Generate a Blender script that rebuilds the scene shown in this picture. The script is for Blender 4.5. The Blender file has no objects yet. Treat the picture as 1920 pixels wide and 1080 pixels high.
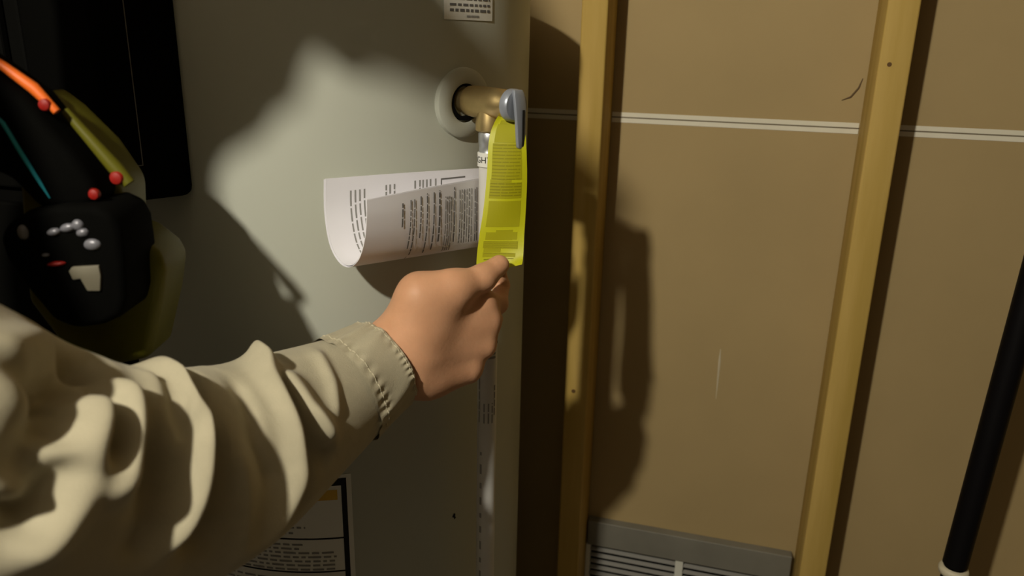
import bpy, bmesh, math, random
import numpy as np
from mathutils import Vector, Matrix
random.seed(4)
scene = bpy.context.scene
COL = scene.collection

# ------------------------------------------------------------------ camera, world, lamp, exposure
HC = 1.30
cam_d = bpy.data.cameras.new('camera'); cam = bpy.data.objects.new('camera', cam_d); COL.objects.link(cam)
cam_d.sensor_width = 36.0; cam_d.lens = 36.0 * 1490 / 1920; cam_d.clip_start = 0.02
P_, R_ = math.radians(17.8), math.radians(1.2)
fw = Vector((0, math.cos(P_), -math.sin(P_))); r0 = Vector((1, 0, 0)); u0 = Vector((0, math.sin(P_), math.cos(P_)))
rt = r0 * math.cos(R_) + u0 * math.sin(R_); up = u0 * math.cos(R_) - r0 * math.sin(R_)
cam.matrix_world = Matrix(((rt.x, up.x, -fw.x, 0), (rt.y, up.y, -fw.y, 0), (rt.z, up.z, -fw.z, HC), (0, 0, 0, 1)))
cam_d.dof.use_dof = True; cam_d.dof.focus_distance = 0.90; cam_d.dof.aperture_fstop = 5.0
scene.camera = cam

world = bpy.data.worlds.new('world'); scene.world = world; world.use_nodes = True
world.node_tree.nodes['Background'].inputs[0].default_value = (1, .85, .6, 1)
world.node_tree.nodes['Background'].inputs[1].default_value = 0.004

LAMP = Vector((-.68, -.44, 2.03)); LAMP_R = .032; LAMP_STRENGTH = 2300; LAMP_COL = (1, .93, .78)

vs = scene.view_settings
vs.view_transform = 'Standard'; vs.look = 'None'; vs.gamma = 1; vs.use_curve_mapping = False; vs.exposure = 0.0

# ------------------------------------------------------------------ materials
MATS = {}
def mat(name, col, rough=.6, metal=0., spec=.5, var=.0, scale=30., bump=0., bscale=200., stretch=(1, 1, 1), emit=None, trans=0., col2=None, sheen=0.):
    m = bpy.data.materials.new(name); m.use_nodes = True; nt = m.node_tree; b = nt.nodes['Principled BSDF']
    b.inputs['Roughness'].default_value = rough; b.inputs['Metallic'].default_value = metal
    b.inputs['Specular IOR Level'].default_value = spec
    b.inputs['Base Color'].default_value = (*col, 1)
    if sheen: b.inputs['Sheen Weight'].default_value = sheen
    tc = nt.nodes.new('ShaderNodeTexCoord'); mp = nt.nodes.new('ShaderNodeMapping'); mp.inputs['Scale'].default_value = stretch
    nt.links.new(tc.outputs['Object'], mp.inputs[0])
    if var or col2:
        n = nt.nodes.new('ShaderNodeTexNoise'); n.inputs['Scale'].default_value = scale; n.inputs['Detail'].default_value = 4
        nt.links.new(mp.outputs[0], n.inputs[0])
        r = nt.nodes.new('ShaderNodeValToRGB'); r.color_ramp.elements[0].position = .3; r.color_ramp.elements[1].position = .7
        c2 = col2 or tuple(min(1, c * (1 + var)) for c in col)
        c1 = col if col2 else tuple(c * (1 - var) for c in col)
        r.color_ramp.elements[0].color = (*c1, 1); r.color_ramp.elements[1].color = (*c2, 1)
        nt.links.new(n.outputs[0], r.inputs[0]); nt.links.new(r.outputs[0], b.inputs['Base Color'])
    if bump:
        n2 = nt.nodes.new('ShaderNodeTexNoise'); n2.inputs['Scale'].default_value = bscale; n2.inputs['Detail'].default_value = 3
        nt.links.new(mp.outputs[0], n2.inputs[0])
        bp = nt.nodes.new('ShaderNodeBump'); bp.inputs['Strength'].default_value = bump; bp.inputs['Distance'].default_value = .002
        nt.links.new(n2.outputs[0], bp.inputs['Height']); nt.links.new(bp.outputs[0], b.inputs['Normal'])
    if emit:
        b.inputs['Emission Color'].default_value = (*emit[:3], 1); b.inputs['Emission Strength'].default_value = emit[3]
    if trans:
        b.inputs['Transmission Weight'].default_value = trans
    MATS[name] = m; return m
mat('kraft', (.385, .285, .135), .75, spec=.25, var=.05, scale=5, bump=.05, bscale=60)
mat('lumber', (.43, .29, .065), .7, spec=.25, col2=(.54, .37, .11), scale=14, stretch=(3, 3, .25), bump=.12, bscale=60)
mat('knot', (.12, .06, .015), .8)
mat('tape', (.72, .68, .55), .8, spec=.2, var=.03)
mat('tape_seam', (.16, .13, .08), .9)
mat('concrete', (.12, .11, .095), .9, var=.15, scale=8, bump=.2)
mat('ceil', (.16, .14, .11), .9, var=.03)
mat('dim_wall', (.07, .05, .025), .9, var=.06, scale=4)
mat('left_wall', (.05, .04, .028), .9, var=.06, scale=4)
mat('heater_paint', (.50, .515, .44), .42, spec=.35, var=.015, scale=3, bump=.015, bscale=12)
mat('heater_cap', (.47, .485, .42), .45, spec=.35)
mat('black_foam', (.006, .006, .006), .9, spec=.1)
mat('black_plastic', (.0022, .0022, .0018), .85, spec=.04)
mat('block_black', (.003, .003, .0025), .8, spec=.05)  # near-black for the added block that darkens the left side
mat('hairline', (.16, .15, .13), .6)
mat('brass', (.62, .47, .22), .36, metal=.85, var=.12, scale=40)
mat('zinc', (.55, .57, .60), .35, metal=.8, var=.08, scale=60)
mat('lever_grey', (.33, .36, .42), .35, metal=.35, spec=.5)
mat('pipe_white', (.66, .65, .62), .42, spec=.4, var=.02)
mat('label_white', (.74, .74, .70), .5, spec=.3)
mat('heater_label', (.86, .86, .80), .5, spec=.3)
mat('ink', (.015, .014, .013), .7, spec=.2)
mat('ink_grey', (.16, .155, .15), .8, spec=.1)
mat('ink_soft', (.30, .295, .28), .8, spec=.1)
mat('label_yellow', (.75, .48, .06), .6)
mat('paper', (.86, .85, .90), .75, spec=.2)
mat('tag_ink', (.34, .325, .003), .6, spec=.2)
mat('tag_ink_dark', (.235, .22, .002), .6, spec=.2)
mat('khaki', (.47, .425, .30), .85, spec=.15, var=.05, scale=60, bump=.25, bscale=900, sheen=.1)
mat('stitch', (.62, .57, .42), .9, spec=.1)
mat('trousers', (.06, .065, .08), .9, spec=.1, var=.1)
mat('boot', (.05, .03, .02), .6)
mat('cap_cloth', (.18, .16, .11), .9, spec=.1)
mat('hair', (.03, .018, .01), .6)
mat('eye_white', (.8, .78, .74), .3)
mat('iris', (.03, .02, .012), .2)
mat('steel_grey', (.20, .19, .155), .5, metal=.15, spec=.4, var=.12, scale=12)
mat('vent_white', (.66, .66, .58), .45)
mat('vent_slat', (.32, .31, .28), .5)
mat('vent_dark', (.004, .004, .004), .9, spec=.05)
mat('black_pole', (.0035, .003, .0035), .5, spec=.15)
mat('collar_pale', (.62, .56, .40), .5)
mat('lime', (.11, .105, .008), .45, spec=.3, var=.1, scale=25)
mat('teal', (.02, .33, .42), .4)
mat('orange', (.85, .16, .015), .5)
mat('red', (.30, .008, .004), .5)
mat('chrome', (.20, .20, .225), .35, metal=.2)
mat('pale_plate', (.17, .155, .11), .5)
mat('porcelain', (.8, .78, .72), .3)
mat('bulb', (1, 1, 1), .5, emit=(*LAMP_COL, LAMP_STRENGTH))
mat('glint_streak', (.52, .45, .31), .6)  # pale tone of the glint painted on the drywall
mat('scratch', (.10, .06, .025), .8)
mat('copper', (.6, .3, .17), .35, metal=.9)

# skin: red-brown mottling
m = mat('skin', (.60, .315, .175), .5, spec=.35, col2=(.68, .365, .21), scale=38, bump=.12, bscale=300)
m.node_tree.nodes['Principled BSDF'].inputs['Subsurface Weight'].default_value = .12
m.node_tree.nodes['Principled BSDF'].inputs['Subsurface Radius'].default_value = (.006, .002, .001)
m.node_tree.nodes['Principled BSDF'].inputs['Subsurface Scale'].default_value = .6
# yellow tag: vinyl that lets a little light through
m = mat('tag_yellow', (.62, .62, .012), .42, spec=.35)
nt = m.node_tree; tr = nt.nodes.new('ShaderNodeBsdfTranslucent'); tr.inputs[0].default_value = (.62, .64, .01, 1)
mx = nt.nodes.new('ShaderNodeMixShader'); mx.inputs[0].default_value = .25
nt.links.new(nt.nodes['Principled BSDF'].outputs[0], mx.inputs[1]); nt.links.new(tr.outputs[0], mx.inputs[2])
nt.links.new(mx.outputs[0], nt.nodes['Material Output'].inputs[0])

# ------------------------------------------------------------------ helpers
def tag(o, label=None, cat=None, group=None, kind=None):
    if label: o['label'] = label
    if cat: o['category'] = cat
    if group: o['group'] = group
    if kind: o['kind'] = kind
    return o
def empty(name, loc=(0, 0, 0)):
    o = bpy.data.objects.new(name, None); COL.objects.link(o); o.location = loc; o.empty_display_size = .05; return o
def link(name, me, material, parent=None, smooth=False):
    o = bpy.data.objects.new(name, me); COL.objects.link(o)
    if material:
        me.materials.clear(); me.materials.append(MATS[material])
    if smooth:
        for p in me.polygons: p.use_smooth = True
    if parent is not None:
        o.parent = parent
        # meshes are modelled in world space; only the empties stand somewhere
        o.matrix_parent_inverse = Matrix.Translation(parent.location).inverted() if parent.type == 'EMPTY' else Matrix.Identity(4)
    return o
class MB:
    def __init__(s): s.v = []; s.f = []
    def add(s, v, f):
        k = len(s.v); s.v += [tuple(p) for p in v]; s.f += [tuple(i + k for i in q) for q in f]; return s
    def box(s, o, a, b, c):
        """box from origin corner o with edge vectors a, b, c"""
        o, a, b, c = map(Vector, (o, a, b, c))
        V = [o, o + a, o + a + b, o + b, o + c, o + a + c, o + a + b + c, o + b + c]
        F = [(0, 3, 2, 1), (4, 5, 6, 7), (0, 1, 5, 4), (1, 2, 6, 5), (2, 3, 7, 6), (3, 0, 4, 7)]
        if a.cross(b).dot(c) < 0: F = [q[::-1] for q in F]
        return s.add(V, F)
    def lathe(s, prof, origin, axis, seg=48, close=True):
        """prof = [(r, h)] turned round axis"""
        o = Vector(origin); ax = Vector(axis).normalized(); e1 = ax.orthogonal().normalized(); e2 = ax.cross(e1)
        V = []; F = []
        for r, h in prof:
            for i in range(seg):
                a = 2 * math.pi * i / seg; V.append(o + ax * h + (e1 * math.cos(a) + e2 * math.sin(a)) * r)
        for j in range(len(prof) - 1):
            for i in range(seg):
                a, b = j * seg + i, j * seg + (i + 1) % seg; F.append((a, b, b + seg, a + seg))
        if close:
            F.append(tuple(range(seg))[::-1]); F.append(tuple(range((len(prof) - 1) * seg, len(prof) * seg)))
        return s.add(V, F)
    def tube(s, pts, r, seg=14, flat=1., upv=(0, 0, 1)):
        pts = [Vector(p) for p in pts]; rs = r if isinstance(r, (list, tuple)) else [r] * len(pts)
        V = []; F = []
        for k, p in enumerate(pts):
            t = (pts[min(k + 1, len(pts) - 1)] - pts[max(k - 1, 0)]).normalized()
            e1 = Vector(upv) - t * t.dot(Vector(upv))
            if e1.length < 1e-4: e1 = t.orthogonal()
            e1.normalize(); e2 = t.cross(e1)
            for i in range(seg):
                a = 2 * math.pi * i / seg; V.append(p + (e1 * math.cos(a) + e2 * math.sin(a) * flat) * rs[k])
        for j in range(len(pts) - 1):
            for i in range(seg):
                a, b = j * seg + i, j * seg + (i + 1) % seg; F.append((a, b, b + seg, a + seg))
        F.append(tuple(range(seg))[::-1]); F.append(tuple(range((len(pts) - 1) * seg, len(pts) * seg)))
        return s.add(V, F)
    def prism(s, outline, y0, y1):
        """(x, z) outline pushed from y0 to y1"""
        n = len(outline); V = [(x, y0, z) for x, z in outline] + [(x, y1, z) for x, z in outline]
        F = [tuple(range(n)), tuple(range(n, 2 * n))[::-1]] + [(i, i + n, (i + 1) % n + n, (i + 1) % n) for i in range(n)]
        return s.add(V, F)
    def mesh(s, name):
        me = bpy.data.meshes.new(name); me.from_pydata(s.v, [], s.f); me.update()
        bm = bmesh.new(); bm.from_mesh(me); bmesh.ops.recalc_face_normals(bm, faces=bm.faces[:]); bm.to_mesh(me); bm.free(); return me
    def build(s, name, material, parent=None, smooth=False, bevel=0., seg=2):
        me = s.mesh(name)
        if bevel:
            bm = bmesh.new(); bm.from_mesh(me)
            es = [e for e in bm.edges if len(e.link_faces) == 2 and e.calc_face_angle(0) > .5]
            bmesh.ops.bevel(bm, geom=es, offset=bevel, segments=seg, profile=.5, affect='EDGES', clamp_overlap=True)
            bm.to_mesh(me); bm.free()
        o = link(name, me, material, parent, smooth)
        if smooth:
            try: me.set_sharp_from_angle(angle=.7)
            except Exception: pass
        return o
def grid(fn, nu, nv, closed_v=False):
    V = []; F = []
    for i in range(nu):
        for j in range(nv): V.append(tuple(fn(i / (nu - 1), j / (nv if closed_v else nv - 1))))
    for i in range(nu - 1):
        for j in range(nv if closed_v else nv - 1):
            a, b = i * nv + j, i * nv + (j + 1) % nv; F.append((a, b, b + nv, a + nv))
    return V, F
def sheet(name, fn, nu, nv, th, material, parent=None):
    """curved sheet with thickness th along its normal"""
    V, F = grid(fn, nu, nv); N = []
    for i in range(nu):
        for j in range(nv): N.append(normal(fn, i / (nu - 1), j / (nv - 1)))
    k = len(V); V2 = [tuple(Vector(v) + n * th) for v, n in zip(V, N)]
    F2 = [tuple(i + k for i in q)[::-1] for q in F]; side = []
    idx = lambda i, j: i * nv + j
    loop = [idx(0, j) for j in range(nv)] + [idx(i, nv - 1) for i in range(1, nu)] + [idx(nu - 1, j) for j in range(nv - 2, -1, -1)] + [idx(i, 0) for i in range(nu - 2, 0, -1)]
    for a, b in zip(loop, loop[1:] + loop[:1]): side.append((a, b, b + k, a + k))
    mb = MB(); mb.add(V + V2, F + F2 + side); return mb.build(name, material, parent, smooth=True)
def normal(fn, a, b, e=1e-3):
    a0, a1, b0, b1 = max(a - e, 0), min(a + e, 1), max(b - e, 0), min(b + e, 1)
    return ((Vector(fn(a1, b)) - Vector(fn(a0, b))).cross(Vector(fn(a, b1)) - Vector(fn(a, b0)))).normalized()
def patch(mb, fn, a0, a1, b0, b1, off, na=1, nb=1):
    """a printed patch lying off above the sheet fn"""
    V = []; F = []
    for i in range(na + 1):
        for j in range(nb + 1):
            a = a0 + (a1 - a0) * i / na; b = b0 + (b1 - b0) * j / nb
            V.append(Vector(fn(a, b)) + normal(fn, min(max(a, .001), .999), min(max(b, .001), .999)) * off)
    for i in range(na):
        for j in range(nb):
            q = i * (nb + 1) + j; F.append((q, q + 1, q + nb + 2, q + nb + 1))
    mb.add(V, F)
def words(mb, fn, fixed, thick, r0_, r1_, off, along='a', wl=(.03, .08), gap=.012, sub=3):
    """a line of words: runs along one parameter at a fixed value of the other"""
    p = r0_
    while p < r1_:
        q = min(p + random.uniform(*wl), r1_)
        if along == 'a': patch(mb, fn, p, q, fixed - thick / 2, fixed + thick / 2, off, sub, 1)
        else: patch(mb, fn, fixed - thick / 2, fixed + thick / 2, p, q, off, 1, sub)
        p = q + gap
def catmull(pts, t):
    n = len(pts) - 1; x = min(max(t, 0), 1) * n; i = min(int(x), n - 1); f = x - i
    p0, p1, p2, p3 = (Vector(pts[min(max(k, 0), n)]) for k in (i - 1, i, i + 1, i + 2))
    return .5 * ((2 * p1) + (p2 - p0) * f + (2 * p0 - 5 * p1 + 4 * p2 - p3) * f * f + (3 * p1 - p0 - 3 * p2 + p3) * f ** 3)
# --- organic shapes: smooth union of tapered limbs and ellipsoids, meshed with surface nets
def sdf_mesh(name, prims, h, fine=None):
    """h = cell size; fine = (lo, hi, size): a box of finer cells for one limb of the same skin"""
    lo = np.array([1e9] * 3); hi = -lo
    for p in prims:
        pts = np.array(p[1:3] if p[0] == 'c' else [p[1]]); r = max(p[3:5]) if p[0] == 'c' else max(p[2])
        lo = np.minimum(lo, pts.min(0) - r); hi = np.maximum(hi, pts.max(0) + r)
    lo -= 4 * h; hi += 4 * h; ax = []
    for k in range(3):
        a = np.arange(lo[k], hi[k] + h, h)
        if fine:
            f0, f1, fh = fine[0][k], fine[1][k], fine[2]
            a = np.concatenate([a[a < f0 - h * .3], np.arange(f0, f1, fh), a[a > f1 + h * .3]])
        ax.append(a)
    f = np.full([len(a) for a in ax], 1e3, np.float32)
    for p in prims:
        pts = np.array(p[1:3] if p[0] == 'c' else [p[1]]); r = max(p[3:5]) if p[0] == 'c' else max(p[2]); k = p[-1]; mg = r + 2 * abs(k) + 3 * h
        ij = [(np.searchsorted(ax[q], pts[:, q].min() - mg), np.searchsorted(ax[q], pts[:, q].max() + mg)) for q in range(3)]
        S_ = tuple(slice(a, b) for a, b in ij)
        X, Y, Z = (ax[0][S_[0]][:, None, None], ax[1][S_[1]][None, :, None], ax[2][S_[2]][None, None, :]); F_ = f[S_]
        if p[0] == 'c':
            a, b = np.array(p[1]), np.array(p[2]); r1, r2 = p[3], p[4]; d = b - a; L2 = max(d @ d, 1e-9)
            t = np.clip(((X - a[0]) * d[0] + (Y - a[1]) * d[1] + (Z - a[2]) * d[2]) / L2, 0, 1)
            g = np.sqrt((X - a[0] - t * d[0]) ** 2 + (Y - a[1] - t * d[1]) ** 2 + (Z - a[2] - t * d[2]) ** 2) - (r1 + (r2 - r1) * t)
        else:
            c, r, M = np.array(p[1]), np.array(p[2]), np.array(p[3])
            Q = [(X - c[0]) * M[i][0] + (Y - c[1]) * M[i][1] + (Z - c[2]) * M[i][2] for i in range(3)]
            k0 = np.sqrt(sum((Q[i] / r[i]) ** 2 for i in range(3))); k1 = np.sqrt(sum((Q[i] / r[i] ** 2) ** 2 for i in range(3))) + 1e-9
            g = k0 * (k0 - 1) / k1
        if k < 0:                                   # carve
            kk = -k; hh = np.clip(.5 - .5 * (F_ + g) / kk, 0, 1); f[S_] = F_ * (1 - hh) + (-g) * hh + kk * hh * (1 - hh)
        else:
            hh = np.clip(.5 + .5 * (g - F_) / k, 0, 1); f[S_] = g * (1 - hh) + F_ * hh - k * hh * (1 - hh)
    nx, ny, nz = f.shape; ins = f < 0
    acc = np.zeros((nx - 1, ny - 1, nz - 1, 3), np.float32); cnt = np.zeros((nx - 1, ny - 1, nz - 1), np.float32)
    sl = lambda o, m: tuple(slice(o[k], o[k] + m[k] - 1) for k in range(3))
    dims = (nx, ny, nz)
    for axis in range(3):
        for p in range(2):
            for q in range(2):
                o = [0, 0, 0]; others = [k for k in range(3) if k != axis]; o[others[0]] = p; o[others[1]] = q
                o2 = list(o); o2[axis] = 1
                A = f[sl(o, dims)]; B = f[sl(o2, dims)]; cr = (A < 0) != (B < 0)
                t = np.where(cr, A / np.where(cr, A - B, 1), 0)
                for k in range(3): acc[..., k] += np.where(cr, o[k] + (t if k == axis else 0), 0)
                cnt += cr
    act = cnt > 0; ids = -np.ones(act.shape, int); ids[act] = np.arange(act.sum())
    cells = np.argwhere(act); fr = acc[act] / cnt[act][:, None]; F = []
    V = np.stack([ax[k][cells[:, k]] + fr[:, k] * (ax[k][cells[:, k] + 1] - ax[k][cells[:, k]]) for k in range(3)], 1)
    for axis in range(3):
        a, b = [k for k in range(3) if k != axis]
        s0 = [slice(None)] * 3; s1 = [slice(None)] * 3; s0[axis] = slice(0, -1); s1[axis] = slice(1, None)
        ch = np.argwhere(ins[tuple(s0)] != ins[tuple(s1)]); ch = ch[(ch[:, a] > 0) & (ch[:, b] > 0)]
        ch = ch[(ch[:, a] < dims[a] - 1) & (ch[:, b] < dims[b] - 1)]
        def at(da, db):
            c = ch.copy(); c[:, a] -= da; c[:, b] -= db; return ids[c[:, 0], c[:, 1], c[:, 2]]
        Q = np.stack([at(1, 1), at(0, 1), at(0, 0), at(1, 0)], 1); F.append(Q)
    F = np.concatenate(F); F = F[(F >= 0).all(1)]
    me = bpy.data.meshes.new(name); me.from_pydata(V.tolist(), [], F.tolist())
    bm = bmesh.new(); bm.from_mesh(me)
    for _ in range(2): bmesh.ops.smooth_vert(bm, verts=bm.verts[:], factor=.5, use_axis_x=True, use_axis_y=True, use_axis_z=True)
    bmesh.ops.recalc_face_normals(bm, faces=bm.faces[:]); bm.to_mesh(me); bm.free()
    for p in me.polygons: p.use_smooth = True
    return me
ID3 = ((1, 0, 0), (0, 1, 0), (0, 0, 1))

# ------------------------------------------------------------------ setting: the room lies along the stud wall
WA = math.radians(15.6)
U = Vector((math.cos(WA), -math.sin(WA), 0)); N = Vector((math.sin(WA), math.cos(WA), 0)); Zv = Vector((0, 0, 1))
def W(u, d, z): return U * u + N * d + Zv * z
DP, DS = 1.279, 1.190          # drywall plane, stud face plane
CEIL = 2.42; U0, U1, D0 = -1.65, 1.55, -1.55

def slab(name, o, a, b, c, m): return tag(MB().box(o, a, b, c).build(name, m), kind='structure')
slab('floor', W(U0 - .1, D0 - .1, -.1), U * (U1 - U0 + .2), N * (DP - D0 + .25), Zv * .1, 'concrete')
slab('ceiling', W(U0 - .1, D0 - .1, CEIL), U * (U1 - U0 + .2), N * (DP - D0 + .25), Zv * .1, 'ceil')
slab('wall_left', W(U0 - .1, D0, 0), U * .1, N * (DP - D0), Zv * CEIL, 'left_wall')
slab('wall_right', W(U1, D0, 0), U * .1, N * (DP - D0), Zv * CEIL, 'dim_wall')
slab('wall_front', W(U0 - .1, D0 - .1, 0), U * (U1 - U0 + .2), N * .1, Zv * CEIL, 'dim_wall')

wall = tag(empty('wall_back', W(0, DP, 0)), 'unfinished stud wall closed with brown paper-faced drywall', kind='structure')
ZJ = HC - .1238               # height of the sheet joint
for z0, z1 in ((0, ZJ - .0008), (ZJ + .0008, CEIL)):
    MB().box(W(U0, DP, z0), U * (U1 - U0), N * .0127, Zv * (z1 - z0)).build('drywall_sheet', 'kraft', wall)
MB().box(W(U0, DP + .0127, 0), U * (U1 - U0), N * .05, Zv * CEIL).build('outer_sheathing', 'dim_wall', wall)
# pale edge tape on both sides of the joint, interrupted by the studs
STUDS = [(-.2375, -.1990), (.1675, .2075), (.575, .613), (.98, 1.018), (1.39, 1.428)]
edges = [-.80] + [x for s in STUDS for x in s] + [U1 - .02]
for i in range(0, len(edges), 2):
    a, b = edges[i], edges[i + 1]
    if b - a < .02: continue
    MB().box(W(a + .001, DP - .0009, ZJ + .0010), U * (b - a - .002), N * .0009, Zv * .0068).build('edge_tape', 'tape', wall)
    MB().box(W(a + .001, DP - .0009, ZJ - .0080), U * (b - a - .002), N * .0009, Zv * .0070).build('edge_tape', 'tape', wall)
    MB().box(W(a + .001, DP - .0004, ZJ - .0010), U * (b - a - .002), N * .0004, Zv * .0020).build('tape_seam', 'tape_seam', wall)
for k, (a, b) in enumerate(STUDS):
    st = MB().box(W(a, DS, .04), U * (b - a), N * (DP - DS), Zv * (CEIL - .08)).build('stud', 'lumber', wall, smooth=True, bevel=.003, seg=3)
    if k == 0:
        MB().lathe([(.0035, 0), (.0035, .0006)], W(-.2225, DS - .0004, HC - .565), N, 12).build('knot', 'knot', st)
    if k == 1:
        MB().lathe([(.003, 0), (.003, .0006)], W(.181, DS - .0004, HC - .03), N, 12).build('knot', 'knot', st)
for z in (0, CEIL - .04):
    MB().box(W(U0, DS, z), U * (U1 - U0), N * (DP - DS), Zv * .04).build('plate', 'lumber', wall, bevel=.002)
# scratch, and a glint painted as a pale streak, on the drywall paper
MB().tube([W(.1623, DP - .0005, 1.2474), W(.1585, DP - .0005, 1.2338), W(.1495, DP - .0005, 1.2206), W(.1378, DP - .0005, 1.2156)], [.0006, .0013, .0013, .0005], 8).build('scratch', 'scratch', wall)
MB().tube([W(.0054, DP - .0003, .806), W(.0058, DP - .0003, .785), W(.0064, DP - .0003, .745), W(.0065, DP - .0003, .715)], [.0006, .0020, .0013, .0004], 10, .3, upv=tuple(U)).build('glint_streak', 'glint_streak', wall)

# ------------------------------------------------------------------ vent grille low between the two studs
vent = tag(empty('vent_grille', W(-.026, DP, .08)), 'pale metal louvred vent grille low between the two wall studs', 'vent')
VL, VR, VT, VB = -.1985, .1480, HC - .906, .09
MB().box(W(VL, DP - .002, VB), U * (VR - VL), N * .0018, Zv * (VT - VB)).build('backing', 'vent_dark', vent)
for a, b in ((VL, VL + .0085), (VR - .0085, VR), (-.0335, -.0195)):
    MB().box(W(a, DP - .016, VB), U * (b - a), N * .0135, Zv * (VT - VB)).build('stile', 'vent_white', vent, bevel=.001)
MB().box(W(VL, DP - .014, VB - .012), U * (VR - VL), N * .012, Zv * .012).build('rail', 'vent_white', vent, bevel=.001)
sl = MB()
sw = -.0335 - (VL + .0085)
prof = [(-.0150, -.0016), (-.0150, -.0004), (-.0070, .0016), (-.0070, .0004)]
mbs = MB(); V = [W(0, d, z) for d, z in prof] + [W(sw, d, z) for d, z in prof]
mbs.add(V, [(0, 1, 2, 3), (7, 6, 5, 4), (0, 4, 5, 1), (1, 5, 6, 2), (2, 6, 7, 3), (3, 7, 4, 0)]); slat_me = mbs.mesh('slat')
slat_me.materials.append(MATS['vent_slat'])
for bay in (VL + .0085, -.0195):
    for k in range(22):
        o = bpy.data.objects.new('slat', slat_me); COL.objects.link(o); o.parent = vent
        o.matrix_parent_inverse = Matrix.Translation(vent.location).inverted()
        o.location = W(bay, DP, VT - .011 - k * .0134)
        o.scale = (1, 1, 1)
hd = MB().box(W(VL + .002, DP - .019, VT + .0005), U * (VR - VL + .012), N * .0185, Zv * .051).build('header_strip', 'steel_grey', None, bevel=.0015)
tag(hd, 'dull grey metal strip fixed on the drywall directly above the vent grille', 'metal strip')

# ------------------------------------------------------------------ black leaning pole at the right
p_lo, p_hi = Vector((.6514, .98, .5756)), Vector((.6705, .98, 1.0430)); dirp = (p_hi - p_lo).normalized()
foot = p_lo - dirp * ((p_lo.z - .0) / dirp.z)
pole = tag(empty('pole', foot), 'black padded pole with a pale collar standing at the right before the drywall', 'pole')
MB().tube([p_lo + dirp * .003, p_lo + dirp * .75], .0168, 24).build('sleeve', 'black_pole', pole, smooth=True)
MB().lathe([(.0172, -.004), (.0195, -.002), (.0205, .003), (.0195, .007), (.0170, .009)], p_lo - dirp * .010, dirp, 28).build('collar', 'collar_pale', pole, smooth=True)
MB().tube([foot + dirp * .004, p_lo], .0145, 20).build('shaft', 'black_pole', pole, smooth=True)
MB().lathe([(.026, 0), (.026, .01), (.016, .03)], foot, dirp, 24).build('foot', 'black_pole', pole, smooth=True)

# ------------------------------------------------------------------ water heater
AX = Vector((-.2555, 1.105, 0)); RH = .272; ZT = HC + .064
def cyl(th, r, z):
    t = math.radians(th); return Vector((AX.x + r * math.sin(t), AX.y - r * math.cos(t), z))
heater = tag(empty('water_heater', AX), 'tall light grey cylindrical water heater tank', 'water heater')
MB().lathe([(RH - .02, .04), (RH - .002, .045), (RH, .06), (RH, ZT - .02), (RH, ZT - .012)], AX, Zv, 160).build('tank_jacket', 'heater_paint', heater, smooth=True)
MB().lathe([(RH, ZT - .012), (RH + .001, ZT - .010), (RH + .001, ZT - .002), (RH - .004, ZT), (RH - .03, ZT + .006), (.02, ZT + .012)], AX, Zv, 120).build('top_cap', 'heater_cap', heater, smooth=True)
MB().lathe([(RH - .03, 0), (RH - .03, .04)], AX, Zv, 64).build('base_ring', 'black_plastic', heater, smooth=True)
for s in (-.09, .09):
    MB().tube([AX + Vector((s, .04, ZT + .006)), AX + Vector((s, .04, CEIL - .002))], .011, 16).build('water_line', 'copper', heater, smooth=True)
# escutcheon round the relief valve port
TH_E = 46.0; ZE = 1.2268; rad = Vector((math.sin(math.radians(TH_E)), -math.cos(math.radians(TH_E)), 0)); E0 = cyl(TH_E, RH, ZE)
esc = MB().lathe([(.0215, -.006), (.0215, .0055), (.023, .0064), (.030, .0062), (.0365, .0052), (.0385, .0035), (.0392, -.002), (.0392, -.014)], E0 - Zv * .003, rad, 64, close=False).build('escutcheon', 'heater_cap', heater, smooth=True)
MB().lathe([(.0214, -.004), (.0214, .0050), (.0168, .0046), (.0160, -.004)], E0 - Zv * .001, rad, 48, close=False).build('foam_gasket', 'black_foam', heater, smooth=True)
# rating plate at the top, printed lines
def heater_patch(th0, th1, z0, z1): return lambda a, b: cyl(th0 + (th1 - th0) * a, RH + .0006, z0 + (z1 - z0) * b)
f = heater_patch(40.4, 56.2, 1.3122, 1.352)
sheet('rating_sticker', f, 24, 6, .0002, 'heater_label', heater)
mb = MB(); mb2 = MB()
for k in range(5):
    b = .24 + k * .155; words(mb, f, b + (.012 if k == 0 else 0), .075 if k == 0 else .062, .10, .93, .0005, wl=(.05, .14), gap=.03)
words(mb2, f, .10, .055, .42, .68, .0005, wl=(.05, .1), gap=.012)
tag(mb.build('sticker_print', 'ink_grey', heater), kind='stuff'); tag(mb2.build('sticker_print', 'ink_soft', heater), kind='stuff')
# large instruction label low on the tank
LT0, LT1, LZ0, LZ1 = -42., 14.1, .36, .7915
f = heater_patch(LT0, LT1, LZ0, LZ1); ta = lambda t: (t - LT0) / (LT1 - LT0); zb = lambda z: (z - LZ0) / (LZ1 - LZ0)
sheet('instruction_label', f, 60, 8, .0002, 'heater_label', heater)
mb = MB()
patch(mb, f, ta(11.5), ta(12.85), zb(.37), zb(.7870), .0005, 2, 8)
patch(mb, f, ta(-40.5), ta(11.5), zb(.7770), zb(.7870), .0005, 40, 1)
patch(mb, f, ta(-40.5), ta(-39.2), zb(.37), zb(.777), .0005, 2, 8)
for z in (.7025, .6545, .56, .48): patch(mb, f, ta(-39.2), ta(11.5), zb(z), zb(z + .0022), .0005, 40, 1)
mb.build('label_border', 'ink', heater)
mb = MB(); patch(mb, f, ta(-12), ta(10.5), zb(.7575), zb(.7715), .0005, 20, 1); mb.build('label_banner', 'label_yellow', heater)
mb = MB()
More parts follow.
